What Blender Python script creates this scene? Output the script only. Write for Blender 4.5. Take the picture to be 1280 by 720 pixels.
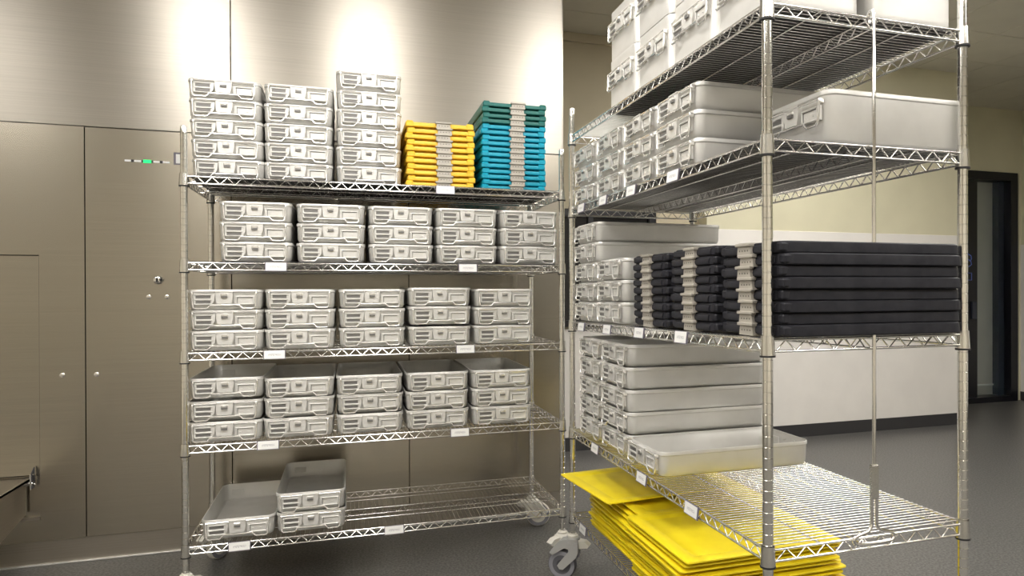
import bpy, math, random
from mathutils import Vector, Matrix
random.seed(7)
PI = math.pi
for o in list(bpy.data.objects):
    bpy.data.objects.remove(o, do_unlink=True)
scene = bpy.context.scene
C = scene.collection

# ------------------------------------------------------------------ camera
YAW, PITCH, ROLL = .3264, -.0039, -.0027
cam_d = bpy.data.cameras.new('camera')
cam = bpy.data.objects.new('camera', cam_d); C.objects.link(cam)
cam_d.sensor_fit = 'HORIZONTAL'; cam_d.sensor_width = 36.0
cam_d.lens = 896.7274 / 1280 * 36
cam_d.shift_x = -96.8936 / 1280
cam_d.shift_y = 5.0323 / 1280
cam_d.clip_start = .02
cam.matrix_world = (Matrix.Translation((0, 0, 1.2636)) @ Matrix.Rotation(-YAW, 4, 'Z')
                    @ Matrix.Rotation(PI / 2 + PITCH, 4, 'X') @ Matrix.Rotation(ROLL, 4, 'Z'))
scene.camera = cam

# ------------------------------------------------------------------ world, lamps, exposure
w = bpy.data.worlds.new('world'); scene.world = w; w.use_nodes = True
w.node_tree.nodes['Background'].inputs[0].default_value = (1, .95, .88, 1)
w.node_tree.nodes['Background'].inputs[1].default_value = .05
LAMP_STRENGTH = 17.0
CEIL = 3.26
# ceiling lamps: (x, y, size_x, size_y, share)
LAMPS = [(-1.00, 1.65, .45, 1.2, .90), (.15, 1.65, .45, 1.2, .90), (1.70, 1.65, .45, 1.2, .90),
         (-1.05, -.60, .60, 1.2, .52), (.35, -.60, .60, 1.2, .52), (1.75, -.60, .60, 1.2, .52),  # unseen row behind the camera, added as fill
         (3.4, 1.75, .60, 1.2, .90), (3.4, -.75, .60, 1.2, .80), (3.4, 3.7, .45, 1.2, 1.0), (-2.6, 1.2, .60, 1.2, .5)]  # unseen, added to brighten the passage and the steel's left end
vs = scene.view_settings
vs.view_transform = 'Standard'; vs.look = 'None'; vs.gamma = 1; vs.use_curve_mapping = False
vs.exposure = 0.72

# ------------------------------------------------------------------ materials
M = {}
def mat(name, color, rough=.5, metal=0.0, **kw):
    m = bpy.data.materials.new(name); m.use_nodes = True
    b = m.node_tree.nodes['Principled BSDF']
    b.inputs['Base Color'].default_value = (*color, 1)
    b.inputs['Roughness'].default_value = rough
    b.inputs['Metallic'].default_value = metal
    for k, v in kw.items():
        b.inputs[k.replace('_', ' ')].default_value = v
    M[name] = m
    return m
def nodes(m): return m.node_tree.nodes, m.node_tree.links, m.node_tree.nodes['Principled BSDF']
def noise_color(m, c1, c2, scale, detail=4, coord='Object', sc=(1, 1, 1), lo=.35, hi=.65):
    n, l, b = nodes(m)
    tc = n.new('ShaderNodeTexCoord'); mp = n.new('ShaderNodeMapping'); mp.inputs['Scale'].default_value = sc
    l.new(tc.outputs[coord], mp.inputs[0])
    t = n.new('ShaderNodeTexNoise'); t.inputs['Scale'].default_value = scale; t.inputs['Detail'].default_value = detail
    l.new(mp.outputs[0], t.inputs['Vector'])
    r = n.new('ShaderNodeValToRGB'); r.color_ramp.elements[0].position = lo; r.color_ramp.elements[1].position = hi
    r.color_ramp.elements[0].color = (*c1, 1); r.color_ramp.elements[1].color = (*c2, 1)
    l.new(t.outputs[0], r.inputs[0]); l.new(r.outputs[0], b.inputs['Base Color'])
    return t, r
def bump_from(m, sock, strength, dist=.001):
    n, l, b = nodes(m)
    bp = n.new('ShaderNodeBump'); bp.inputs['Strength'].default_value = strength; bp.inputs['Distance'].default_value = dist
    l.new(sock, bp.inputs['Height']); l.new(bp.outputs[0], b.inputs['Normal'])

def steel(name, base, rough, aniso):
    m = mat(name, base, rough, 1.0)
    n, l, b = nodes(m)
    b.inputs['Anisotropic'].default_value = aniso
    tg = n.new('ShaderNodeTangent'); tg.direction_type = 'UV_MAP'; tg.uv_map = 'UVMap'
    l.new(tg.outputs[0], b.inputs['Tangent'])
    d = tuple(x * .90 for x in base)
    t, r = noise_color(m, d, base, 3, 6, 'Object', (.6, 1, 110), .3, .7)
    # uneven polish
    tc = n.new('ShaderNodeTexCoord'); t2 = n.new('ShaderNodeTexNoise'); t2.inputs['Scale'].default_value = 1.3
    l.new(tc.outputs['Object'], t2.inputs['Vector'])
    mr = n.new('ShaderNodeMapRange'); mr.inputs[3].default_value = rough - .015; mr.inputs[4].default_value = rough + .02
    l.new(t2.outputs[0], mr.inputs[0]); l.new(mr.outputs[0], b.inputs['Roughness'])
    return m
steel('steel', (.49, .457, .405), .35, .74)
steel('steel_door', (.53, .488, .415), .26, .60)
steel('steel_kick', (.42, .385, .335), .40, .5)
mat('seam', (.03, .028, .025), .7)
m = mat('aluminium', (.80, .785, .75), .42, .35)
noise_color(m, (.70, .69, .665), (.77, .76, .735), 9, 3)
mat('aluminium_trim', (.88, .87, .84), .27, .7)
mat('aluminium_shade', (.20, .195, .19), .5, .4)  # aluminium darkened to paint shade in slots and under bars and tabs
mat('chrome', (.86, .85, .83), .13, 1.0)
m = mat('post_chrome', (.86, .85, .82), .15, 1.0)
mat('deck_chrome', (.80, .79, .77), .24, 1.0)
mat('collar_metal', (.78, .77, .74), .24, 1.0)
mat('black_plastic', (.02, .02, .022), .45)
m = mat('black_lid', (.016, .016, .021), .55, Specular_IOR_Level=.25)
noise_color(m, (.013, .013, .018), (.024, .024, .030), 30, 4)
mat('yellow_lid', (.80, .50, .035), .42)
mat('blue_lid', (.0, .29, .42), .42)
mat('green_lid', (.010, .13, .115), .44)
mat('clip', (.45, .42, .37), .42, .2)
mat('clip_hole', (.16, .15, .135), .6)
m = mat('yellow_tray', (.86, .66, .015), .40)
noise_color(m, (.85, .67, .012), (.90, .73, .018), 14, 3)
mat('label_frame', (.16, .15, .19), .4)
m = mat('label_paper', (.86, .86, .85), .6)
if True:   # faint illegible print
    n, l, b = nodes(m)
    tc = n.new('ShaderNodeTexCoord'); mp = n.new('ShaderNodeMapping'); mp.inputs['Scale'].default_value = (1, 1, 1)
    l.new(tc.outputs['UV'], mp.inputs[0])
    sx = n.new('ShaderNodeSeparateXYZ'); l.new(mp.outputs[0], sx.inputs[0])
    def band(sock, lo, hi):
        a = n.new('ShaderNodeMath'); a.operation = 'GREATER_THAN'; a.inputs[1].default_value = lo; l.new(sock, a.inputs[0])
        c = n.new('ShaderNodeMath'); c.operation = 'LESS_THAN'; c.inputs[1].default_value = hi; l.new(sock, c.inputs[0])
        d = n.new('ShaderNodeMath'); d.operation = 'MULTIPLY'; l.new(a.outputs[0], d.inputs[0]); l.new(c.outputs[0], d.inputs[1])
        return d.outputs[0]
    bu = band(sx.outputs[0], .2, .82); bv = band(sx.outputs[1], .36, .62)
    tn = n.new('ShaderNodeTexNoise'); tn.inputs['Scale'].default_value = 16; tn.inputs['Detail'].default_value = 1
    l.new(tc.outputs['UV'], tn.inputs['Vector'])
    g = n.new('ShaderNodeMath'); g.operation = 'GREATER_THAN'; g.inputs[1].default_value = .5; l.new(tn.outputs[0], g.inputs[0])
    mm = n.new('ShaderNodeMath'); mm.operation = 'MULTIPLY'; l.new(bu, mm.inputs[0]); l.new(bv, mm.inputs[1])
    m2 = n.new('ShaderNodeMath'); m2.operation = 'MULTIPLY'; l.new(mm.outputs[0], m2.inputs[0]); l.new(g.outputs[0], m2.inputs[1])
    mx = n.new('ShaderNodeMix'); mx.data_type = 'RGBA'; l.new(m2.outputs[0], mx.inputs[0])
    mx.inputs[6].default_value = (.86, .86, .85, 1); mx.inputs[7].default_value = (.50, .50, .52, 1)
    l.new(mx.outputs[2], b.inputs['Base Color'])
mat('liner_dark', (.055, .052, .056), .45)
m = mat('liner', (.9, .9, .88), .5)
n, l, b = nodes(m)
tl = n.new('ShaderNodeBsdfTranslucent'); tl.inputs[0].default_value = (.92, .92, .90, 1)
ms = n.new('ShaderNodeMixShader'); ms.inputs[0].default_value = .9
l.new(b.outputs[0], ms.inputs[1]); l.new(tl.outputs[0], ms.inputs[2]); l.new(ms.outputs[0], n['Material Output'].inputs[0])
# floor : dark speckled vinyl
m = mat('floor_vinyl', (.1, .1, .1), .33)
n, l, b = nodes(m)
tc = n.new('ShaderNodeTexCoord')
v1 = n.new('ShaderNodeTexVoronoi'); v1.inputs['Scale'].default_value = 130; l.new(tc.outputs['Object'], v1.inputs['Vector'])
t1 = n.new('ShaderNodeTexNoise'); t1.inputs['Scale'].default_value = 95; t1.inputs['Detail'].default_value = 3; l.new(tc.outputs['Object'], t1.inputs['Vector'])
r = n.new('ShaderNodeValToRGB'); r.color_ramp.elements[0].position = .38; r.color_ramp.elements[0].color = (.062, .060, .058, 1)
r.color_ramp.elements[1].position = .64; r.color_ramp.elements[1].color = (.165, .16, .153, 1); l.new(t1.outputs[0], r.inputs[0])
r2 = n.new('ShaderNodeValToRGB'); r2.color_ramp.elements[0].position = .12; r2.color_ramp.elements[0].color = (1, 1, 1, 1)
r2.color_ramp.elements[1].position = .22; r2.color_ramp.elements[1].color = (0, 0, 0, 1); l.new(v1.outputs['Distance'], r2.inputs[0])
ml = n.new('ShaderNodeMath'); ml.operation = 'MULTIPLY'; ml.inputs[1].default_value = .55; l.new(r2.outputs[0], ml.inputs[0])
mx = n.new('ShaderNodeMix'); mx.data_type = 'RGBA'; l.new(ml.outputs[0], mx.inputs[0]); l.new(r.outputs[0], mx.inputs[6]); mx.inputs[7].default_value = (.31, .30, .29, 1)
l.new(mx.outputs[2], b.inputs['Base Color'])
for nm, a in (('paint_cream', (.66, .625, .455)), ('paint_beige', (.50, .44, .31)), ('paint_room', (.74, .69, .58)), ('ceiling_tile', (.66, .63, .54)), ('wall_white', (.80, .77, .73))):
    m = mat(nm, a, .6)
    t, r = noise_color(m, tuple(x * .95 for x in a), a, 4, 4)
mat('reflect_band_grey', (.15, .14, .13), .6)  # for unseen bands added to darken the steel's reflections
mat('ceiling_grid', (.40, .38, .33), .5)
mat('baseboard_dark', (.035, .034, .036), .5)
mat('door_black', (.006, .006, .009), .3)
mat('door_navy', (.03, .035, .055), .25)
mat('door_steel', (.50, .48, .45), .45, .3)
mat('door_blue', (.10, .16, .55), .4)
mat('pane_dark', (.012, .012, .014), .12)
m = mat('door_glass', (.9, .95, .95), .02, Transmission_Weight=1.0, IOR=1.12)
mat('caster_cream', (.70, .68, .62), .45)
mat('caster_grey', (.36, .36, .35), .45)
mat('tyre_grey', (.10, .10, .115), .55)
mat('tyre_light', (.25, .25, .28), .5)
mat('hub_dark', (.045, .045, .055), .5)
mat('plaque_white', (.85, .85, .85), .4)
m = mat('led_green', (.0, .45, .12), .4, Emission_Strength=1.2); nodes(m)[2].inputs['Emission Color'].default_value = (.01, .8, .14, 1)
def lampmat(share):
    k = 'lamp_%d' % int(share * 100)
    if k not in M:
        m = mat(k, (1, 1, 1), .5, Emission_Strength=LAMP_STRENGTH * share)
        nodes(m)[2].inputs['Emission Color'].default_value = (1, .965, .91, 1)
    return k
mat('lamp_frame', (.75, .75, .73), .4)

# ------------------------------------------------------------------ mesh helpers
class MB:
    def __init__(s): s.v = []; s.f = []; s.mi = []; s.uv = None
    def add(s, vs, fs, mi=0):
        o = len(s.v); s.v += [tuple(p) for p in vs]
        for f in fs: s.f.append(tuple(i + o for i in f)); s.mi.append(mi)
        return s
    def box(s, x0, x1, y0, y1, z0, z1, mi=0, bev=0):
        if bev:
            return s.bevbox(x0, x1, y0, y1, z0, z1, bev, mi)
        vs = [(x0, y0, z0), (x1, y0, z0), (x1, y1, z0), (x0, y1, z0), (x0, y0, z1), (x1, y0, z1), (x1, y1, z1), (x0, y1, z1)]
        return s.add(vs, [(3, 2, 1, 0), (4, 5, 6, 7), (0, 1, 5, 4), (1, 2, 6, 5), (2, 3, 7, 6), (3, 0, 4, 7)], mi)
    def bevbox(s, x0, x1, y0, y1, z0, z1, b, mi=0):
        # chamfered along every edge
        P = []
        for X, sx in ((x0, 1), (x1, -1)):
            for Y, sy in ((y0, 1), (y1, -1)):
                for Z, sz in ((z0, 1), (z1, -1)):
                    P += [(X, Y + sy * b, Z + sz * b), (X + sx * b, Y, Z + sz * b), (X + sx * b, Y + sy * b, Z)]
        idx = lambda i, j, k, a: ((i * 2 + j) * 2 + k) * 3 + a
        F = [[idx(0, 0, 0, 0), idx(0, 0, 1, 0), idx(0, 1, 1, 0), idx(0, 1, 0, 0)], [idx(1, 0, 0, 0), idx(1, 1, 0, 0), idx(1, 1, 1, 0), idx(1, 0, 1, 0)],
             [idx(0, 0, 0, 1), idx(1, 0, 0, 1), idx(1, 0, 1, 1), idx(0, 0, 1, 1)], [idx(0, 1, 0, 1), idx(0, 1, 1, 1), idx(1, 1, 1, 1), idx(1, 1, 0, 1)],
             [idx(0, 0, 0, 2), idx(0, 1, 0, 2), idx(1, 1, 0, 2), idx(1, 0, 0, 2)], [idx(0, 0, 1, 2), idx(1, 0, 1, 2), idx(1, 1, 1, 2), idx(0, 1, 1, 2)]]
        for j in (0, 1):
            for k in (0, 1): F.append([idx(0, j, k, 1), idx(1, j, k, 1), idx(1, j, k, 2), idx(0, j, k, 2)])
        for i in (0, 1):
            for k in (0, 1): F.append([idx(i, 0, k, 0), idx(i, 1, k, 0), idx(i, 1, k, 2), idx(i, 0, k, 2)])
            for j in (0, 1): F.append([idx(i, j, 0, 0), idx(i, j, 1, 0), idx(i, j, 1, 1), idx(i, j, 0, 1)])
        for i in (0, 1):
            for j in (0, 1):
                for k in (0, 1): F.append([idx(i, j, k, 0), idx(i, j, k, 1), idx(i, j, k, 2)])
        return s.add(P, F, mi)
    def tube(s, pts, r, n=6, mi=0, closed=False):
        pts = [Vector(p) for p in pts]; N = len(pts); base = len(s.v); u = None
        for i, p in enumerate(pts):
            if closed: t = (pts[(i + 1) % N] - pts[i - 1])
            else: t = pts[min(i + 1, N - 1)] - pts[max(i - 1, 0)]
            t.normalize()
            if u is None:
                u = t.orthogonal().normalized()
            else:
                u = (u - t * u.dot(t))
                u = u.normalized() if u.length > 1e-6 else t.orthogonal().normalized()
            q = t.cross(u)
            for k in range(n):
                a = 2 * PI * k / n
                s.v.append(tuple(p + u * (r * math.cos(a)) + q * (r * math.sin(a))))
        for i in range(N if closed else N - 1):
            a, c = base + i * n, base + ((i + 1) % N) * n
            for k in range(n):
                k2 = (k + 1) % n
                s.f.append((a + k, a + k2, c + k2, c + k)); s.mi.append(mi)
        if not closed:
            s.f.append(tuple(base + k for k in reversed(range(n)))); s.mi.append(mi)
            e = base + (N - 1) * n
            s.f.append(tuple(e + k for k in range(n))); s.mi.append(mi)
        return s
    def loft(s, rings, mi=0, cap0=True, cap1=True, mis=None):
        base = len(s.v); n = len(rings[0])
        for r in rings: s.v += [tuple(p) for p in r]
        for i in range(len(rings) - 1):
            a, c = base + i * n, base + (i + 1) * n
            for k in range(n):
                k2 = (k + 1) % n
                s.f.append((a + k, a + k2, c + k2, c + k)); s.mi.append(mis[i] if mis else mi)
        if cap0: s.f.append(tuple(base + k for k in reversed(range(n)))); s.mi.append(mi)
        if cap1: s.f.append(tuple(base + (len(rings) - 1) * n + k for k in range(n))); s.mi.append(mi)
        return s
    def lathe(s, prof, n=16, center=(0, 0, 0), axis='z', mi=0, mis=None, cap0=True, cap1=True):
        rings = []
        for r, z in prof:
            ring = []
            for k in range(n):
                a = 2 * PI * k / n
                if axis == 'z': p = (r * math.cos(a), r * math.sin(a), z)
                else: p = (r * math.cos(a), -z, r * math.sin(a))
                ring.append((p[0] + center[0], p[1] + center[1], p[2] + center[2]))
            rings.append(ring)
        return s.loft(rings, mi, cap0, cap1, mis)
    def prism(s, poly, y0, y1, mi=0):
        n = len(poly)
        vs = [(x, y0, z) for x, z in poly] + [(x, y1, z) for x, z in poly]
        fs = [tuple(range(n)), tuple(reversed(range(n, 2 * n)))] + [(k, k + n, (k + 1) % n + n, (k + 1) % n) for k in range(n)]
        return s.add(vs, fs, mi)
    def mesh(s, name, mats, smooth=False, uvfun=None):
        me = bpy.data.meshes.new(name); me.from_pydata(s.v, [], s.f)
        for x in ([mats] if isinstance(mats, str) else mats): me.materials.append(M[x])
        me.polygons.foreach_set('material_index', s.mi)
        if uvfun:
            uv = me.uv_layers.new(name='UVMap')
            for lp in me.loops: uv.data[lp.index].uv = uvfun(me.vertices[lp.vertex_index].co)
        me.update()
        if smooth:
            me.polygons.foreach_set('use_smooth', [True] * len(me.polygons))
            try: me.set_sharp_from_angle(angle=math.radians(smooth if smooth is not True else 42))
            except Exception: pass
        return me
def put(name, me, parent=None, loc=(0, 0, 0), rot=(0, 0, 0)):
    o = bpy.data.objects.new(name, me); C.objects.link(o)
    o.parent = parent; o.location = loc; o.rotation_euler = rot
    return o
def empty(name, loc=(0, 0, 0), rot=(0, 0, 0), parent=None):
    o = put(name, None, parent, loc, rot); o.empty_display_size = .05
    return o
def tag(o, label=None, cat=None, group=None, kind=None):
    if label: o['label'] = label
    if cat: o['category'] = cat
    if group: o['group'] = group
    if kind: o['kind'] = kind
    return o
def rrect(w, l, r, z, y0=0.0, n=5, inset=0.0):
    x0, x1, a, b = -w / 2 + inset, w / 2 - inset, y0 + inset, y0 + l - inset
    r = max(r - inset, .004); P = []
    for cx, cy, a0 in ((x1 - r, a + r, -PI / 2), (x1 - r, b - r, 0), (x0 + r, b - r, PI / 2), (x0 + r, a + r, PI)):
        for k in range(n + 1):
            t = a0 + PI / 2 * k / n
            P.append((cx + r * math.cos(t), cy + r * math.sin(t), z))
    return P
UVZ = lambda co: (co.z, co.x)        # brushed grain : tangent runs up the panel

# ------------------------------------------------------------------ the setting, scaled down about the camera with the factor baked into its coordinates
FAC = 3.9212      # front of the steel facade
XE = 1.1676       # its right end
def struct(name, mb, mats, uvfun=None, smooth=False):
    return tag(put(name, mb.mesh(name, mats, smooth, uvfun)), kind='structure')
struct('floor', MB().box(-4.0866, 8, -3.1136, 7, -.0973, 0), 'floor_vinyl')
ceil = struct('ceiling', MB().box(-4.0866, 8, -3.1136, 7, CEIL + .0117, CEIL + .1459), 'ceiling_grid')
big = MB().box(-4.0866, 1.3525, -3.1136, 7, CEIL, CEIL + .0136)
big.box(1.3525, 8, -3.1136, 3.1525, CEIL, CEIL + .0136)
put('plain_field', big.mesh('plain_field', 'ceiling_tile'), ceil)
tile_me = MB().box(-.288, .288, -.288, .288, 0, .0117, 0, .0019).mesh('tile', 'ceiling_tile')
for i in range(11):
    for j in range(6):
        put('tile', tile_me, ceil, (1.6541 + .5838 * i, 3.4541 + .5838 * j, CEIL))
# outer room walls (behind and beside the camera)
struct('wall_left', MB().box(-4.0866, -3.892, -3, FAC, 0, CEIL + .0973), 'paint_room')
struct('wall_back', MB().box(-4.0866, 8, -3.1136, -2.919, 0, CEIL + .0973), 'paint_room')
put('reflect_band', MB().box(-3.99, -3.975, -3, FAC, 0, 1.15).mesh('reflect_band', 'reflect_band_grey'), bpy.data.objects['wall_left'])  # unseen dark band, added to dim the facade's lower reflection
put('reflect_band', MB().box(-4.0, 7.2, -3.0, -2.985, 0, 1.15).mesh('reflect_band', 'reflect_band_grey'), bpy.data.objects['wall_back'])  # same added reflection band, on the wall behind the camera
wr = struct('wall_right', MB().box(7.2197, 7.3948, -3, 6.1299, 0, CEIL + .0973), 'paint_cream')
put('baseboard', MB().box(7.2002, 7.2197, -3, 6.1299, 0, .0973).mesh('baseboard', 'baseboard_dark'), wr)
put('protection_panel', MB().box(7.2051, 7.2206, -3, 6.1299, .0973, 1.7514).mesh('protection_panel', 'wall_white'), wr)
# far wall (cream paint above, white protection sheet below)
wf = struct('wall_far', MB().box(2.7731, 5.3904, 5.2153, 6.3245, 0, CEIL + .0973), 'paint_cream')
put('protection_panel', MB().box(2.7731, 5.3904, 5.2055, 5.2172, .107, 1.7514, 0, .0019).mesh('protection_panel', 'wall_white'), wf)
put('baseboard', MB().box(2.7731, 5.3904, 5.2075, 5.2172, 0, .107).mesh('baseboard', 'baseboard_dark'), wf)
wl = struct('wall_far_left', MB().box(XE, 2.7731, 5.3515, 6.3245, 0, CEIL + .0973), 'paint_beige')
put('baseboard', MB().box(XE, 2.7731, 5.3398, 5.3534, 0, .107).mesh('baseboard', 'baseboard_dark'), wl)
put('protection_panel', MB().box(XE, 2.7731, 5.3418, 5.3534, .107, .9535).mesh('protection_panel', 'wall_white'), wl)
put('cornice', MB().box(XE, 2.7731, 5.3223, 5.3534, CEIL - .0681, CEIL, 0, .0039).mesh('cornice', 'paint_beige'), wl)
# dark window in the far left wall
win = empty('window_1', (0, 0, 0)); tag(win, kind='structure')
put('window_frame', MB().box(1.2649, 1.3233, 5.3029, 5.3515, .973, 1.8876).box(2.306, 2.3644, 5.3029, 5.3515, .973, 1.8876).box(1.3233, 2.306, 5.3029, 5.3515, 1.8292, 1.8876)
    .box(1.3233, 2.306, 5.3029, 5.3515, .973, 1.0216).box(1.7903, 1.8292, 5.3077, 5.3515, 1.0216, 1.8292).mesh('window_frame', 'door_black'), win)
put('pane', MB().box(1.3233, 1.7903, 5.332, 5.3418, 1.0216, 1.8292).mesh('pane', 'pane_dark'), win)
put('pane', MB().box(1.8292, 2.306, 5.332, 5.3418, 1.0216, 1.8292).mesh('pane', 'pane_dark'), win)
# wall with the glass door
DY = 6.1104
wd = struct('wall_door', MB().box(5.3904, 6.344, DY, DY + .1946, 0, CEIL + .0973).box(6.344, 7.1807, DY, DY + .1946, 2.5493, CEIL + .0973).box(7.1807, 7.3948, DY, DY + .1946, 0, CEIL + .0973), 'paint_cream')
put('baseboard', MB().box(5.3904, 6.344, DY - .0117, DY, 0, .0973).mesh('baseboard', 'baseboard_dark'), wd)
put('backing', MB().box(6.2272, 7.2975, DY + .5838, DY + .6324, 0, 2.7244).mesh('backing', 'door_steel'), wd)
dr = empty('door_1', (0, 0, 0)); tag(dr, kind='structure')
put('door_frame', MB().box(6.36, 7.13, DY - .03, DY + .20, 2.46, 2.55).box(7.03, 7.13, DY - .03, DY + .20, 0, 2.46).box(6.36, 6.40, DY - .03, DY + .20, 0, 2.46)
    .box(6.40, 7.03, DY - .03, DY + .20, 0, .06).mesh('door_frame', 'door_black'), dr)
sl = put('sliding_leaf', MB().box(6.40, 6.575, DY, DY + .05, .06, 2.46).mesh('sliding_leaf', 'door_black'), dr)
mk = MB(); mz = 1.6152
mk.tube([(6.4307, DY - .0029, 1.6444), (6.4794, DY - .0029, 1.62), (6.4891, DY - .0029, 1.586), (6.4696, DY - .0029, 1.5568)], .0058, 5)
mk.tube([(6.4307, DY - .0029, 1.586), (6.4794, DY - .0029, 1.5568), (6.4891, DY - .0029, 1.5227), (6.4502, DY - .0029, 1.4984)], .0058, 5)
mk.tube([(6.4307, DY - .0029, 1.4303), (6.4891, DY - .0029, 1.4303), (6.4891, DY - .0029, 1.3525), (6.4307, DY - .0029, 1.3525)], .0058, 5, 0, True)
put('blue_mark', mk.mesh('blue_mark', 'door_blue'), sl)
put('pull', MB().box(6.4802, 6.5386, DY - .0292, DY, .9243, 1.1189, 0, .0039).mesh('pull', 'door_navy'), sl)
put('glass_pane', MB().box(6.575, 7.03, DY + .045, DY + .053, .06, 2.46).mesh('glass_pane', 'door_glass'), dr)
put('inner_panel', MB().box(6.60, 6.99, DY + .14, DY + .16, .06, 2.46).box(6.994, 7.03, DY + .14, DY + .16, .06, 2.46).mesh('inner_panel', 'door_steel', uvfun=UVZ), dr)
put('side_jamb', MB().box(6.945, 7.03, DY + .06, DY + .14, .06, 2.46).mesh('side_jamb', 'door_navy'), dr)
put('floor_rail', MB().box(6.60, 6.945, DY + .125, DY + .139, .165, .18).mesh('floor_rail', 'lamp_frame'), dr)

# steel facade of the washing machine wall: backing plus panels with recessed joints
fac = struct('wall_rear', MB().box(-3.7947, XE - .0019, FAC + .0214, 5.4488, 0, CEIL + .0973), 'seam')
g = .0016
def panel(x0, x1, z0, z1, name='panel', m='steel_door'):
    return put(name, MB().box(x0 + g, x1 - g, FAC, FAC + .0234, z0 + g, z1 - g, 0, .0015).mesh(name, m, uvfun=UVZ), fac)
for x0, x1 in ((-3.7947, -2.2379), (-2.2379, -.5381), (-.5381, XE)):
    panel(x0, x1, 2.0287, CEIL, 'panel', 'steel')
for x0, x1 in ((-.5381, .3133), (.3133, XE)):
    panel(x0, x1, .1119, 2.0287)
door = panel(-1.155, -.5381, .1119, 2.0287, 'service_door')
# left panel with the framed opening
RX, RZ = -1.335, 1.4274
lp = put('opening_surround', MB().box(RX, -1.155 - g, FAC, FAC + .0234, .1119 + g, 2.0287 - g).box(-2.5298, RX, FAC, FAC + .0234, RZ, 2.0287 - g)
         .box(-2.5298, RX, FAC, FAC + .0234, .1119 + g, .2189).mesh('opening_surround', 'steel_door', uvfun=UVZ), fac)
put('hatch_leaf', MB().box(-2.5298, RX - .0039, FAC + .0097, FAC + .0234, .4184, RZ - .0039).mesh('hatch_leaf', 'steel_door', uvfun=UVZ), fac)
put('lower_recess', MB().box(-2.5298, RX - .001, FAC + .0156, FAC + .0234, .2189, .4135).mesh('lower_recess', 'steel_door', uvfun=UVZ), fac)
put('sill_strip', MB().box(-1.4108, RX, FAC - .0039, FAC + .0156, .2121, .2257).mesh('sill_strip', 'steel_kick', uvfun=UVZ), fac)
panel(-3.7947, -2.5298, .1119, 2.0287)
put('kick_plate', MB().box(-3.7947, XE, FAC + .0058, FAC + .0234, .0078, .1119).mesh('kick_plate', 'steel_kick', uvfun=UVZ), fac)
put('floor_strip', MB().box(-3.7947, XE, FAC - .0078, FAC + .0234, 0, .0097, 0, .0029).mesh('floor_strip', 'aluminium_trim', uvfun=UVZ), fac)
put('end_panel', MB().box(XE - .0019, XE + .0039, FAC, 5.3515, .0078, CEIL).mesh('end_panel', 'steel', uvfun=lambda c: (c.z, c.y)), fac)
# fittings on the service door and surround
scr = MB().lathe([(.0107, 0), (.0107, .0029), (.0078, .0049), (.0029, .0049)], 14, axis='y').mesh('screw', 'chrome', 40)
for x, z in ((-.8952, 1.2328), (-.8183, 1.2328), (-1.1102, .8708)):
    put('screw', scr, door, (x, FAC, z))
put('screw', scr, lp, (-1.2464, FAC, .8728))
lk = MB().lathe([(.0204, 0), (.0204, .0058), (.0165, .0097), (.0156, .0214), (.0117, .0234)], 20, axis='y', mi=0)
lk.box(-.0039, .0039, -.0263, -.0195, -.0097, .0097, 1).box(.0097, .0195, -.0253, -.0058, -.0039, .0058, 1)
put('lock', lk.mesh('lock', ['chrome', 'black_plastic'], 40), door, (-.8553, FAC, 1.3135))
ds = MB().box(-.0924, .0954, -.0015, 0, -.0044, .0044, 0)
ds.box(-.0662, -.0535, -.0024, 0, -.0058, .0058, 1).box(.0535, .0662, -.0024, 0, -.0058, .0058, 1)
ds.box(-.0234, -.0151, -.0024, 0, -.0058, .0058, 1).box(.018, .0263, -.0024, 0, -.0058, .0058, 1)
put('display_strip', ds.mesh('display_strip', ['plaque_white', 'black_plastic']), door, (-.9, FAC, 1.8789))
put('indicator_light', MB().box(-.0151, .018, -.0039, 0, -.0073, .0073, 0, .001).mesh('indicator_light', 'led_green'), door, (-.9, FAC, 1.8789))
pq = MB().box(-.0253, .0253, -.0029, 0, -.0292, .0292, 0).box(-.0156, .0195, -.0039, -.0029, -.0234, .0214, 1)
put('plaque', pq.mesh('plaque', ['label_frame', 'plaque_white']), door, (-.762, FAC, 1.8993))

# ------------------------------------------------------------------ ceiling lamps
for i, (x, y, sx, sy, sh) in enumerate(LAMPS):
    e = empty('ceiling_light', (x, y, CEIL))
    where = ['above the left end of the steel wall', 'above the middle of the left rack', 'above the right rack', 'added as fill at rear left', 'added as fill at rear middle', 'added as fill at rear right', 'added to light the passage', 'added to light the passage end', 'added to light the far passage', 'added to brighten the far left steel wall'][i]  # unseen lamps past the first row are added fill
    tag(e, 'long white recessed ceiling light ' + where, 'ceiling light', 'ceiling lights')
    fr = MB().box(-sx / 2 - .02, -sx / 2, -sy / 2 - .02, sy / 2 + .02, -.012, .004).box(sx / 2, sx / 2 + .02, -sy / 2 - .02, sy / 2 + .02, -.012, .004)
    fr.box(-sx / 2, sx / 2, -sy / 2 - .02, -sy / 2, -.012, .004).box(-sx / 2, sx / 2, sy / 2, sy / 2 + .02, -.012, .004)
    put('frame', fr.mesh('frame', 'lamp_frame'), e)
    put('diffuser', MB().box(-sx / 2, sx / 2, -sy / 2, sy / 2, -.006, .002).mesh('diffuser', lampmat(sh)), e)

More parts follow.
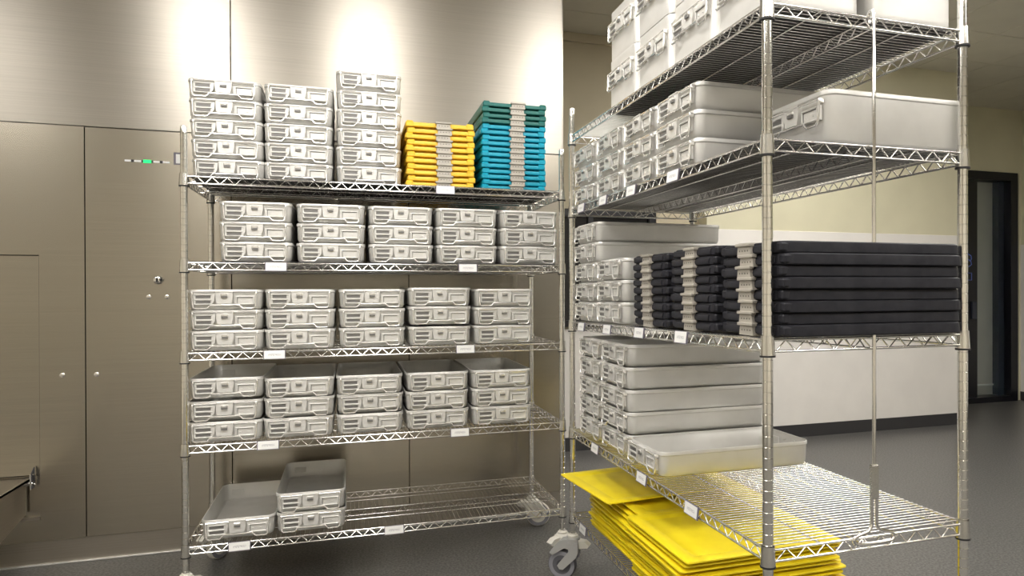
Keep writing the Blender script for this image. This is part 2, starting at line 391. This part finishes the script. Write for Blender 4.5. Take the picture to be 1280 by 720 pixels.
# ------------------------------------------------------------------ wire shelving racks
L, D = 1.531, .584
HT = .0135                     # half height of the edge truss
DECK = HT + .0064              # top of the deck wires above shelf datum
def zig(p0, p1, period, z0, z1):
    p0, p1 = Vector(p0), Vector(p1); n = max(2, round((p1 - p0).length / period)) * 2
    return [tuple(p0.lerp(p1, k / n))[:2] + ((z0 if k % 2 == 0 else z1),) for k in range(n + 1)]
rim = MB()
off = .004
for z in (HT, -HT):
    for a, b in (((.012, -off), (L - .012, -off)), ((.012, D + off), (L - .012, D + off)), ((-off, .012), (-off, D - .012)), ((L + off, .012), (L + off, D - .012))):
        rim.tube([(*a, z), (*b, z)], .0032, 8)
rim_me = rim.mesh('wire_shelf', 'chrome', 60)
def truss(a, b, name):
    return MB().tube(zig((*a, 0), (*b, 0), .0535, -HT, HT), .0022, 6).mesh(name, 'chrome', 70)
tr_front = truss((.02, -off), (L - .02, -off), 'zigzag_wire')
tr_back = truss((.02, D + off), (L - .02, D + off), 'zigzag_wire')
tr_l = truss((-off, .02), (-off, D - .02), 'zigzag_wire')
tr_r = truss((L + off, .02), (L + off, D - .02), 'zigzag_wire')
mid = MB()
for z in (HT - .001, -HT): mid.tube([(-off, D / 2, z), (L + off, D / 2, z)], .0026, 6)
mid.tube(zig((.02, D / 2, 0), (L - .02, D / 2, 0), .0535, -HT, HT), .002, 5)
for y in (D * .25, D * .75): mid.tube([(-off, y, HT - .001), (L + off, y, HT - .001)], .0026, 6)
mid_me = mid.mesh('support_truss', 'chrome', 70)
deck = MB(); nd = 84
for k in range(nd):
    x = .016 + (L - .032) * k / (nd - 1)
    deck.tube([(x, -off, HT + .0032), (x, D + off, HT + .0032)], .00145, 6)
deck_me = deck.mesh('deck_wires', 'deck_chrome', 70)
col = MB().lathe([(.0150, .024), (.0158, .024), (.0178, -.020), (.0178, -.022), (.0184, -.022), (.0184, -.0265), (.014, -.0265)][::-1], 20, mis=[1, 1, 1, 0, 0, 0], cap0=False, cap1=False)
col_me = col.mesh('collar', ['collar_metal', 'black_plastic'], 35)
lab = MB().box(-.041, .041, -.004, 0, -.0185, .0185, 0)
lab_me = lab.mesh('label_holder', ['label_frame', 'label_paper'])
lab2 = MB().add([(-.038, -.0045, -.016), (.038, -.0045, -.016), (.038, -.0045, .0165), (-.038, -.0045, .0165)], [(0, 1, 2, 3)], 1)
lab.add(lab2.v, lab2.f, 1)
lab_me = lab.mesh('label_holder', ['label_frame', 'label_paper'], uvfun=lambda c: ((c.x + .038) / .076, (c.z + .016) / .0325))
def post_mesh(z0, z1):
    pr = [(.0127, z0)]; z = z0 + .012
    while z < z1 - .02:
        pr += [(.0127, z), (.0118, z + .0008), (.0118, z + .0022), (.0127, z + .003)]; z += .0254
    pr += [(.0127, z1 - .004), (.0112, z1)]
    return MB().lathe(pr, 16).mesh('post', 'post_chrome', 30)

def caster(parent, x, y, ang, kind):
    c = empty('caster', (x, y, 0), (0, 0, ang), parent)
    if kind not in CASTER:
        d = CASTER[kind] = {}
        big_ = kind == 'grey'
        wx, ht = (-.048, .185) if big_ else (-.036, .147)
        tm = ['tyre_grey', 'tyre_light'] if big_ else ['caster_cream', 'tyre_light']
        w_ = MB().lathe([(.041, -.016), (.046, -.0175), (.0585, -.0160), (.0625, -.011), (.0625, .011), (.0585, .016), (.046, .0175), (.041, .016)], 32, (wx, 0, .0625), 'y', mis=[1, 1, 0, 0, 0, 1, 1])
        d['tyre'] = w_.mesh('tyre', tm, 40)
        d['hub'] = MB().lathe([(.012, -.021), (.030, -.012), (.0415, -.012), (.0415, .012), (.030, .012), (.012, .021)], 24, (wx, 0, .0625), 'y').mesh('hub', 'hub_dark' if big_ else 'caster_grey', 40)
        f = MB()
        t_ = ht - .03
        leg = [(-.016, t_ + .012), (.030, t_ + .012), (.031, t_ - .030), (.020, t_ - .055), (wx + .010, .046), (wx - .006, .048), (wx - .016, .062), (wx - .008, .074), (-.012, t_ - .028)]
        f.prism(leg, -.030, -.021).prism(leg, .021, .030)
        guard = [(-.020, ht - .008), (.028, ht - .008), (.030, t_ - .012), (-.012, t_ - .012), (-.036, t_ - .018), (wx - .040, t_ - .050), (wx - .052, t_ - .040), (wx - .040, t_ - .022), (wx - .006, ht - .016)]
        f.prism(guard, -.027, .027)
        f.lathe([(.027, t_), (.031, t_ + .006), (.031, ht - .005), (.028, ht)], 24)
        d['fork'] = f.mesh('fork', 'caster_grey' if big_ else 'caster_cream', 30)
        d['cap'] = MB().lathe([(.0215, ht - .004), (.0225, ht), (.0225, ht + .008), (.0150, ht + .012), (.0150, ht + .016)], 20).mesh('stem_cap', 'caster_cream', 40)
        d['pedal'] = MB().prism([(.026, ht - .010), (.058, ht - .014), (.078, ht - .030), (.070, ht - .040), (.026, ht - .046)], -.018, .018).mesh('brake_pedal', 'caster_cream', 30)
    d = CASTER[kind]
    for k, nm in (('tyre', 'tyre'), ('hub', 'hub'), ('fork', 'fork'), ('cap', 'stem_cap'), ('pedal', 'brake_pedal')):
        put(nm, d[k], c)
    return c
CASTER = {}
def rack(name, label, loc, rotz, heights, top, labels, casters, kind, tilt=None):
    r = empty(name, loc, (0, 0, rotz)); tag(r, label, 'shelving rack', 'chrome wire shelving racks')
    pm = post_mesh(.196 if kind == 'grey' else .157, top)
    for x in (0, L):
        for y in (0, D):
            put('post', pm, r, (x, y, 0))
            caster(r, x, y, casters.get((x > 0, y > 0), .4), kind)
    shelves = []
    for i, h in enumerate(heights):
        t = (tilt or {}).get(i, 0)
        s = put('wire_shelf', rim_me, r, (0, 0, h), (0, -t, 0)); shelves.append(s)
        for me in (tr_front, tr_back, tr_l, tr_r): put('zigzag_wire', me, s)
        put('support_truss', mid_me, s)
        tag(put('deck_wires', deck_me, s), kind='stuff')
        for x in (0, L):
            for y in (0, D): put('collar', col_me, s, (x, y, 0))
        for lx in labels.get(i, []):
            put('label_holder', lab_me, s, (lx, -off - .0042, 0), (-.12, 0, 0))
    return r, shelves
AX, AY = -.598, 3.150
HA = [1.6939, 1.3572, 1.0035, .6412, .2472]
lab_a = {0: [1.004], 1: [.329, 1.10], 2: [.322, 1.088], 3: [.297, 1.063], 4: [.191, .785]}
rackA, shA = rack('wire_shelving_rack', 'five-tier chrome wire rack on casters against the steel wall', (AX, AY, 0), 0, HA, 1.901, lab_a,
                  {(True, False): PI + .35, (True, True): PI - .3, (False, False): .5, (False, True): -2.2}, 'cream')
BX, BY = .931, 2.985
HB = [1.9151, 1.5992, 1.1054, .6387, .2713]
TILT3 = .016
lab_b = {1: [.162, .428, .711, 1.042], 2: [.158, .468, .779, 1.094], 3: [.327, .797, 1.158], 4: [.172]}
rackB, shB = rack('wire_shelving_rack', 'five-tier chrome wire rack standing end-on at right, nearest the camera', (BX, BY, 0), -PI / 2, HB, 2.050, lab_b,
                  {(False, False): -.60 + PI / 2}, 'grey', {2: TILT3})
# plastic sheets lying on the upper decks
lin = MB().box(.012, .40, .01, D - .01, DECK - .0014, DECK)
put('shelf_liner', lin.mesh('shelf_liner', 'liner'), shB[0])
put('shelf_liner', MB().box(.402, L - .012, .01, D - .01, DECK - .0014, DECK).mesh('shelf_liner', 'liner_dark'), shB[0])
full = MB().box(.016, L - .016, .008, D - .008, DECK - .0014, DECK).mesh('shelf_liner', 'liner_dark')
for q in (shB[1], shA[0], shA[1]): put('shelf_liner', full, q)

# ------------------------------------------------------------------ aluminium containers
W = .272
FY = .012       # body front sits behind the fittings
def body_mesh(W, Ln, H, deep):
    mb = MB(); r = .034
    rr = lambda z, ins: rrect(W, Ln - 2 * FY, r, z, FY, 6, ins)
    outer = [rr(0, .013), rr(.003, .009), rr(.010, .0070), rr(.013, .0050), rr(H - .0145, .0030), rr(H - .0120, 0), rr(H - .0035, 0), rr(H - .0008, .0012)]
    inner = [rr(H - .0008, .0032), rr(H - .012, .0042), rr(H - .0145, .0062), rr(.012, .0085), rr(.005, .016)]
    if deep != 'flat' and deep != 'mid':
        outer = [rr(0, .006), rr(.003, .002), rr(.012, .001), rr(.016, .001), rr(H * .5, .001), rr(H - .012, .0008), rr(H - .0025, .0004), rr(H - .0004, .0012)]
    mb.loft(outer + inner, 0)
    y = Ln - FY - .0105                      # pressed fittings seen on the inside of the far end
    zc = H * .55
    mb.box(-.098, -.047, y - .0015, y + .004, zc - .013, zc + .014, 0, .001).box(-.092, -.053, y - .0025, y, zc - .010, zc - .006, 0).box(-.092, -.053, y - .0025, y, zc + .006, zc + .010, 0)
    for x, z in ((-.01, .02), (.05, .026), (.06, .0), (.1, .012), (.02, .002)):
        mb.box(x, x + .004, y - .002, y + .003, zc + z - .01, zc + z - .006, 0)
    return mb.mesh('body', 'aluminium', 38)
def fittings(H):
    sc = .272 / 730
    zt = H - .0 if H < .1 else H * .5 + .055
    X = lambda p: (p - 550) * sc
    Z = lambda q: zt - (q - 60) * .081 / 225
    out = {}
    b = MB()          # label holder with two slots
    b.box(X(250), X(432), .006, FY + .003, Z(226), Z(108), 0, .0008)
    for q0, q1 in ((128, 160), (184, 214)): b.box(X(272), X(412), .0055, .007, Z(q1), Z(q0), 1)  # slot shade painted as dark insets
    for q0, q1 in ((110, 124), (164, 180), (217, 228)): b.box(X(254), X(426), .002, .007, Z(q1), Z(q0), 0, .001)
    b.box(X(252), X(266), .002, .007, Z(228), Z(110), 0, .001)
    b.prism([(X(418), Z(228)), (X(448), Z(190)), (X(456), Z(110)), (X(418), Z(110))], .0035, FY + .003)
    out['label_holder'] = b.mesh('label_holder', ['aluminium', 'aluminium_shade'])
    b = MB()
    b.prism([(X(472), Z(216)), (X(612), Z(216)), (X(626), Z(150)), (X(626), Z(78)), (X(460), Z(78)), (X(460), Z(150))], .001, FY + .003)
    b.box(X(460), X(626), -.001, .004, Z(92), Z(76), 0, .001)
    out['lock_plate'] = b.mesh('lock_plate', 'aluminium')
    b = MB().box(X(512), X(576), -.005, .002, Z(132), Z(106), 0, .0012).box(X(514), X(574), -.0045, .0015, Z(152), Z(131), 1)  # dark lower box paints the shade under the tab
    out['lock_tab'] = b.mesh('lock_tab', ['aluminium_trim', 'aluminium_shade'])
    b = MB().box(X(640), X(846), .0065, FY + .003, Z(230), Z(128), 0, .0008)
    b.box(X(655), X(835), .002, .007, Z(146), Z(136), 0, .001).box(X(655), X(835), .002, .007, Z(228), Z(218), 0, .001)
    b.box(X(655), X(667), .002, .007, Z(219), Z(145), 0, .001).box(X(823), X(835), .002, .007, Z(219), Z(145), 0, .001)
    b.box(X(668), X(822), .0058, .0075, Z(152), Z(146), 1).box(X(668), X(674), .0058, .0075, Z(218), Z(146), 1)  # dark strips paint the shade inside the frame bars
    for p in (690, 765): b.box(X(p), X(p) + .006, .0045, .007, Z(192), Z(182), 0)
    out['grip_frame'] = b.mesh('grip_frame', ['aluminium', 'aluminium_shade'])
    b = MB()
    P = [(236, 100), (240, 200), (246, 250), (262, 268), (378, 268), (412, 230), (690, 230), (724, 268), (828, 268), (844, 250), (850, 200), (852, 104)]
    b.tube([(X(p), .0005 if 205 < q else .003, Z(q)) for p, q in P], .0029, 6)
    b.tube([(X(236), .003, Z(90)), (X(458), .003, Z(90))], .0034, 6).tube([(X(628), .003, Z(90)), (X(852), .003, Z(90))], .0034, 6)
    for p in (230, 846): b.box(X(p), X(p) + .006, 0, FY + .003, Z(116), Z(84), 0, .001)
    out['carrying_handle'] = b.mesh('carrying_handle', 'aluminium_trim', 50)
    return out
PROTO = {}
def container(kind, loc, rotz, label, group, ry=0):
    if kind not in PROTO:
        Ln, H = {'flat': (.592, .0808), 'tall': (.592, .185), 'half': (.285, .185), 'mid': (.455, .135)}[kind]
        PROTO[kind] = (body_mesh(W, Ln, H, kind), fittings(H))
    bm, fit = PROTO[kind]
    e = empty('sterilisation_container', loc, (0, ry, rotz))
    tag(e, label, 'container', group)
    put('body', bm, e)
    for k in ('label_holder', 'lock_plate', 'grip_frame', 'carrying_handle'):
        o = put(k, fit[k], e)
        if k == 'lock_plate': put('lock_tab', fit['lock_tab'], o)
    return e
ORD = ['first', 'second', 'third', 'fourth', 'fifth', 'sixth', 'seventh', 'eighth', 'ninth', 'tenth', 'eleventh', 'twelfth', 'thirteenth']
def level(k, n):            # k counted from the bottom
    if n == 1: return 'single'
    t = n - 1 - k
    if t == 0: return 'topmost'
    if k == 0: return 'bottom'
    return ORD[t] + ' from top'
jit = lambda a: random.uniform(-a, a)
PIT = .0812
stackname = ['leftmost stack', 'second stack from left', 'middle stack', 'fourth stack from left', 'rightmost stack']
rows = [(0, 3.222, [(-.461, 5), (-.187, 5), (.096, 6)], 'top shelf'),
        (1, 3.160, [(-.346, 3), (-.061, 3), (.223, 3), (.508, 3), (.789, 3)], 'second shelf'),
        (2, 3.158, [(-.457, 3), (-.180, 3), (.103, 3), (.387, 3), (.671, 3)], 'third shelf'),
        (3, 3.160, [(-.459, 3), (-.187, 3), (.093, 3), (.376, 3), (.660, 3)], 'fourth shelf'),
        (4, 3.170, [(-.418, 1), (-.143, 2)], 'lowest shelf')]
for si, y, st, sn in rows:
    for j, (x, n) in enumerate(st):
        nm = stackname[j]
        if si == 0: nm = ['leftmost metal stack', 'middle metal stack', 'tallest metal stack'][j]
        if si == 4: nm = ['left position', 'stack of two'][j]
        for k in range(n):
            lift = .006 if (si == 2 and j == 3 and k > 0) else 0
            dx = 0
            if si == 0 and j == 0: dx = -.006 * (k - 2) * .6
            if si == 3 and j == 0 and k == 2: lift, dx = .010, .002
            container('flat', (x + dx + jit(.002), y + jit(.004) + (.004 if k else 0), HA[si] + DECK + k * PIT + lift), jit(.006),
                      'silver metal container, %s, %s, left rack %s' % (level(k, n), nm, sn), 'metal containers on the left rack')
def zb(i, y):   # deck height of the right rack at depth y
    return HB[i] + DECK + (math.tan(TILT3) * (BY - y) if i == 2 else 0)
R90 = -PI / 2
XB = .938
rowsB = [(0, [(2.435, 2, 'tall', 'far'), (2.158, 2, 'tall', 'second'), (1.881, 2, 'tall', 'third')], 'top shelf'),
         (1, [(2.853, 3, 'flat', 'farthest'), (2.562, 3, 'flat', 'second farthest'), (2.272, 3, 'flat', 'third farthest'), (1.982, 3, 'flat', 'fourth farthest')], 'second shelf'),
         (2, [(2.848, 5, 'flat', 'farther'), (2.560, 3, 'flat', 'shorter')], 'middle shelf'),
         (3, [(2.785, 5, 'flat', 'farther'), (2.510, 5, 'flat', 'nearer'), (2.232, 1, 'flat', 'empty')], 'fourth shelf')]
for si, st, sn in rowsB:
    for j, (y, n, kd, nm) in enumerate(st):
        H = .186 if kd == 'tall' else PIT
        for k in range(n):
            a = TILT3 if si == 2 else 0
            if n == 1: lab_ = 'single open silver metal container on the right rack fourth shelf, beside tall stacks'
            else: lab_ = '%s silver container, %s, %s stack, right rack %s' % ('deep' if kd == 'tall' else 'shallow', level(k, n), nm, sn)
            container(kd, (XB + jit(.003), y + jit(.003), zb(si, y) + k * H + (.003 if si == 2 else 0)), R90 + jit(.006), lab_, 'metal containers on the right rack')
for k in range(2):
    container('half', (XB, 1.600, zb(0, 1.6) + k * .186), R90, 'short deep silver container, %s, by the near post, right rack top shelf' % ('upper' if k else 'lower'), 'metal containers on the right rack')
    container('half', (1.228, 1.600, zb(0, 1.6) + k * .186), R90, 'short deep silver container, %s, by the right-hand post, right rack top shelf' % ('upper' if k else 'lower'), 'metal containers on the right rack')
container('mid', (1.100, 1.606, zb(1, 1.6)), R90, 'medium silver container set back behind the near post, right rack second shelf', 'metal containers on the right rack')

# ------------------------------------------------------------------ plastic container lids with grey clips
LW = .296
def lid_meshes(H, colour, slant=0.0):
    out = {}
    b = MB()
    fy = .022
    black = colour == 'black_lid'
    LL = .590
    if black: fy, LL = .007, .556
    rr = lambda z, ins: rrect(LW, LL - 2 * fy, .040 if black else .026, z, fy, 6 if black else 4, ins)
    if black: b.loft([rr(0, .006), rr(.0012, .0015), rr(.003, 0), rr(H * .55, .0006), rr(H - .0025, .0022), rr(H + .0003, .006)], 0)
    else: b.loft([rr(0, .004), rr(.003, .001), (rr(H * .42, 0)), rr(H * .46, .0035), rr(H * .50, .0035), rr(H * .54, .001), rr(H - .003, .001), rr(H + .0003, .005)], 0)
    out['shell'] = b.mesh('shell', colour, 35)
    lug = MB().bevbox(-.017, .017, .002, .05, .001, H - .0015, .004)
    if colour == 'black_lid': lug = MB().bevbox(-.010, .012, .010, .045, .003, H - .003, .004)
    else: lug.bevbox(-.013, .015, .008, .04, H - .004, H + .003, .003)
    out['corner_lug'] = lug.mesh('corner_lug', colour)
    n = 8
    bar = MB().loft([[(x, y, z) for y, z in ((.004, H * .16), (.003, H * .42), (.006, H * .74), (.012, H * .82), (.032, H * .82), (.032, H * .10), (.010, H * .10))] for x in ((-.112, .112) if black else (-.120, .120))])
    out['front_bar'] = bar.mesh('front_bar', colour, 50)
    c = MB()
    c.prism([(-.030, -.002), (.034, -.002), (.031, H * .55), (.028, H + .002), (-.025, H + .002), (-.028, H * .55)], -.004, .026)
    c.bevbox(-.034, .036, -.009, .004, H - .007, H + .001, .0015)
    out['clip'] = c.mesh('clip', 'clip')
    h = MB()
    for k in range(4): h.lathe([(.0024, .0038), (.0024, .0046)], 8, (-.017 + .0125 * k, 0, H * .38), 'y')
    out['clip_holes'] = h.mesh('clip_hole', 'clip_hole')
    return out
LID = {}
def lid(colour, H, loc, rotz, label, group, cshift=.012, ry=0):
    if (colour, H) not in LID: LID[(colour, H)] = lid_meshes(H, colour)
    d = LID[(colour, H)]
    e = empty('container_lid', loc, (0, ry, rotz)); tag(e, label, 'lid', group)
    put('shell', d['shell'], e)
    put('corner_lug', d['corner_lug'], e, (-LW / 2 + .017, 0, 0)); put('corner_lug', d['corner_lug'], e, (LW / 2 - .017, 0, 0))
    put('front_bar', d['front_bar'], e)
    c = put('clip', d['clip'], e, (cshift, 0, 0)); put('clip_hole', d['clip_holes'], c)
    return e
def poslab(k, n):
    t = n - 1 - k
    return 'topmost' if t == 0 else ('bottom' if k == 0 else (ORD[t] + ' from top' if t <= n // 2 else ORD[k] + ' from bottom'))
z0 = HA[0] + DECK
for k in range(11):
    lid('yellow_lid', .0262, (.398 + (.003 if k % 2 else -.003) + jit(.0015), 3.215 + (.004 if k % 2 else 0), z0 + k * .0262), jit(.008),
        'yellow plastic lid with grey clip, %s of its stack on the left rack' % poslab(k, 11), 'yellow clip lids on the top shelf')
for k in range(12):
    lid('blue_lid', .0252, (.728 + (.003 if k % 2 else -.003) + jit(.0015), 3.215 + (.004 if k % 2 else 0), z0 + k * .0252), jit(.008),
        'bright blue plastic lid with grey clip, %s of the blue lids' % poslab(k, 12), 'blue clip lids on the top shelf')
for k in range(4):
    lid('green_lid', .0252, (.731 + (.003 if k % 2 else -.003), 3.215 + (.004 if k % 2 else 0), z0 + (12 + k) * .0252), jit(.008),
        'dark green plastic lid with grey clip, %s of four on the blue lids' % ['bottom', 'third', 'second', 'topmost'][k], 'green clip lids on the top shelf')
for y, n, nm in ((2.190, 9, 'far'), (1.878, 9, 'middle'), (1.566, 8, 'nearest')):
    for k in range(n):
        H = .0262 if n == 9 else .0280
        lid('black_lid', H, (XB + .004 + jit(.003), y + (.004 if k % 2 else -.003), zb(2, y) + .003 + k * H), R90 + jit(.008),
            'black plastic lid with grey clip, %s of the %s black stack' % (poslab(k, n), nm), 'black clip lids on the right rack', 0.0)

# ------------------------------------------------------------------ flat yellow trays on the lowest shelf of the right rack
TX, TY, TH = .545, .455, .0160
t = MB()
tr = lambda z, ins: [(x, y - TY / 2, zz) for x, y, zz in rrect(TX, TY, .012, z, 0, 3, ins)]
t.loft([tr(.0, .075), tr(.0015, .070), tr(.0075, .060), tr(.0085, .003), tr(.0093, 0), tr(.0135, 0), tr(.0145, .002), tr(.0140, .040), tr(.0085, .050), tr(.0088, .056)], 0)
tray_me = t.mesh('tray', 'yellow_tray', 30)
for i, (cx, cy, n, nm) in enumerate(((1.215, 2.560, 12, 'farther'), (1.190, 2.075, 12, 'nearer'))):
    for k in range(n):
        dx, dy = jit(.010), jit(.010)
        if i == 0 and k >= 7: dx -= .012; dy -= .03
        if i == 0 and k >= 9: dx += .02; dy -= .02
        if i == 1 and k >= 7: dx -= .004; dy += .012
        o = put('yellow_tray', tray_me, None, (cx + dx, cy + dy, zb(4, cy) + k * TH), (0, 0, jit(.018)))
        tag(o, 'flat yellow plastic tray, %s of the %s yellow stack' % (poslab(k, n), nm), 'tray', 'flat yellow trays on the lowest shelf')
o = put('yellow_tray', tray_me, None, (1.128, 2.650, zb(4, 2.6) + 12 * TH + .003), (.0, .0, .10))
tag(o, 'flat yellow plastic tray lying skewed on top and overhanging the rack edge', 'tray', 'flat yellow trays on the lowest shelf')

# ------------------------------------------------------------------ long hook rod hanging on the near end
hr = empty('hook_rod', (1.220, 1.437, -.035)); tag(hr, 'long thin metal hook rod hanging from the right rack top shelf', 'hook rod')
top = HB[0] + HT + .035
shaft = MB().tube([(0, .016, top - .012), (0, .018, top + .008), (0, .012, top + .016), (0, .003, top + .014), (0, 0, top + .004), (0, 0, 1.5), (0, 0, .87)], .0048, 10)
put('shaft', shaft.mesh('shaft', 'chrome', 60), hr)
sl_ = MB().box(-.0105, .0105, -.006, .006, .785, .868, 0, .002).box(-.002, .002, -.0066, -.006, .79, .862, 0)
put('sleeve', sl_.mesh('sleeve', 'collar_metal'), hr)
def arc(cx, cz, r, a0, a1, n=5): return [(cx + r * math.cos(math.radians(a0 + (a1 - a0) * k / n)), 0, cz + r * math.sin(math.radians(a0 + (a1 - a0) * k / n))) for k in range(n + 1)]
loop = [(-.0075, 0, .80), (-.0075, 0, .73)] + arc(-.028, .725, .0205, 0, -70) + [(-.048, 0, .699)] + arc(-.050, .688, .010, 90, 270) \
    + [(-.02, 0, .676), (.02, 0, .676)] + arc(.050, .688, .010, -90, 90) + [(.048, 0, .699)] + arc(.028, .725, .0205, 250, 180) + [(.0075, 0, .73), (.0075, 0, .80)]
put('foot_loop', MB().tube(loop, .0046, 8).mesh('foot_loop', 'chrome', 60), hr)

# ------------------------------------------------------------------ steel loading table at the opening, with hinge bracket
lt = empty('loading_table', (-1.3719, FAC, 0)); tag(lt, 'low stainless steel loading table at the opening, lower left corner', 'table')
put('table_top', MB().box(-.8757, 0, -.827, -.0058, .3941, .4087, 0, .0019).mesh('table_top', 'steel', uvfun=UVZ), lt)
put('side_panel', MB().prism([(-.827, .3941), (-.0058, .3941), (-.0058, .2432), (-.827, .0973)], 0, .0117).mesh('side_panel', 'steel_kick', uvfun=UVZ), lt, (-.0156, 0, 0), (0, 0, PI / 2))
put('leg', MB().box(-.0584, -.0292, -.8173, -.7784, 0, .3941).mesh('leg', 'steel_kick', uvfun=UVZ), lt)
put('leg', MB().box(-.8562, -.827, -.8173, -.7784, 0, .3941).mesh('leg', 'steel_kick', uvfun=UVZ), lt)
hb = MB().prism([(-.0331, .3649), (-.0331, .4359), (-.0019, .4573), (-.0019, .3649)], 0, .0039)
hb2 = MB()
for x, y, z in hb.v: pass
br = MB().add([(-y + .0175, x, z) for x, y, z in hb.v], hb.f, 1)
br.tube([(-.0292, -.0253, .3873), (.0195, -.0253, .3873)], .0097, 12, 0).tube([(.0117, -.0331, .362), (.0117, -.0331, .433)], .0039, 8, 0)
for dy, dz in ((-.0253, .4281), (-.0097, .3814), (-.0234, .3736)): br.tube([(.0165, dy, dz), (.0214, dy, dz)], .0039, 8, 0)
put('hinge_bracket', br.mesh('hinge_bracket', ['chrome', 'hub_dark'], 40), lt)
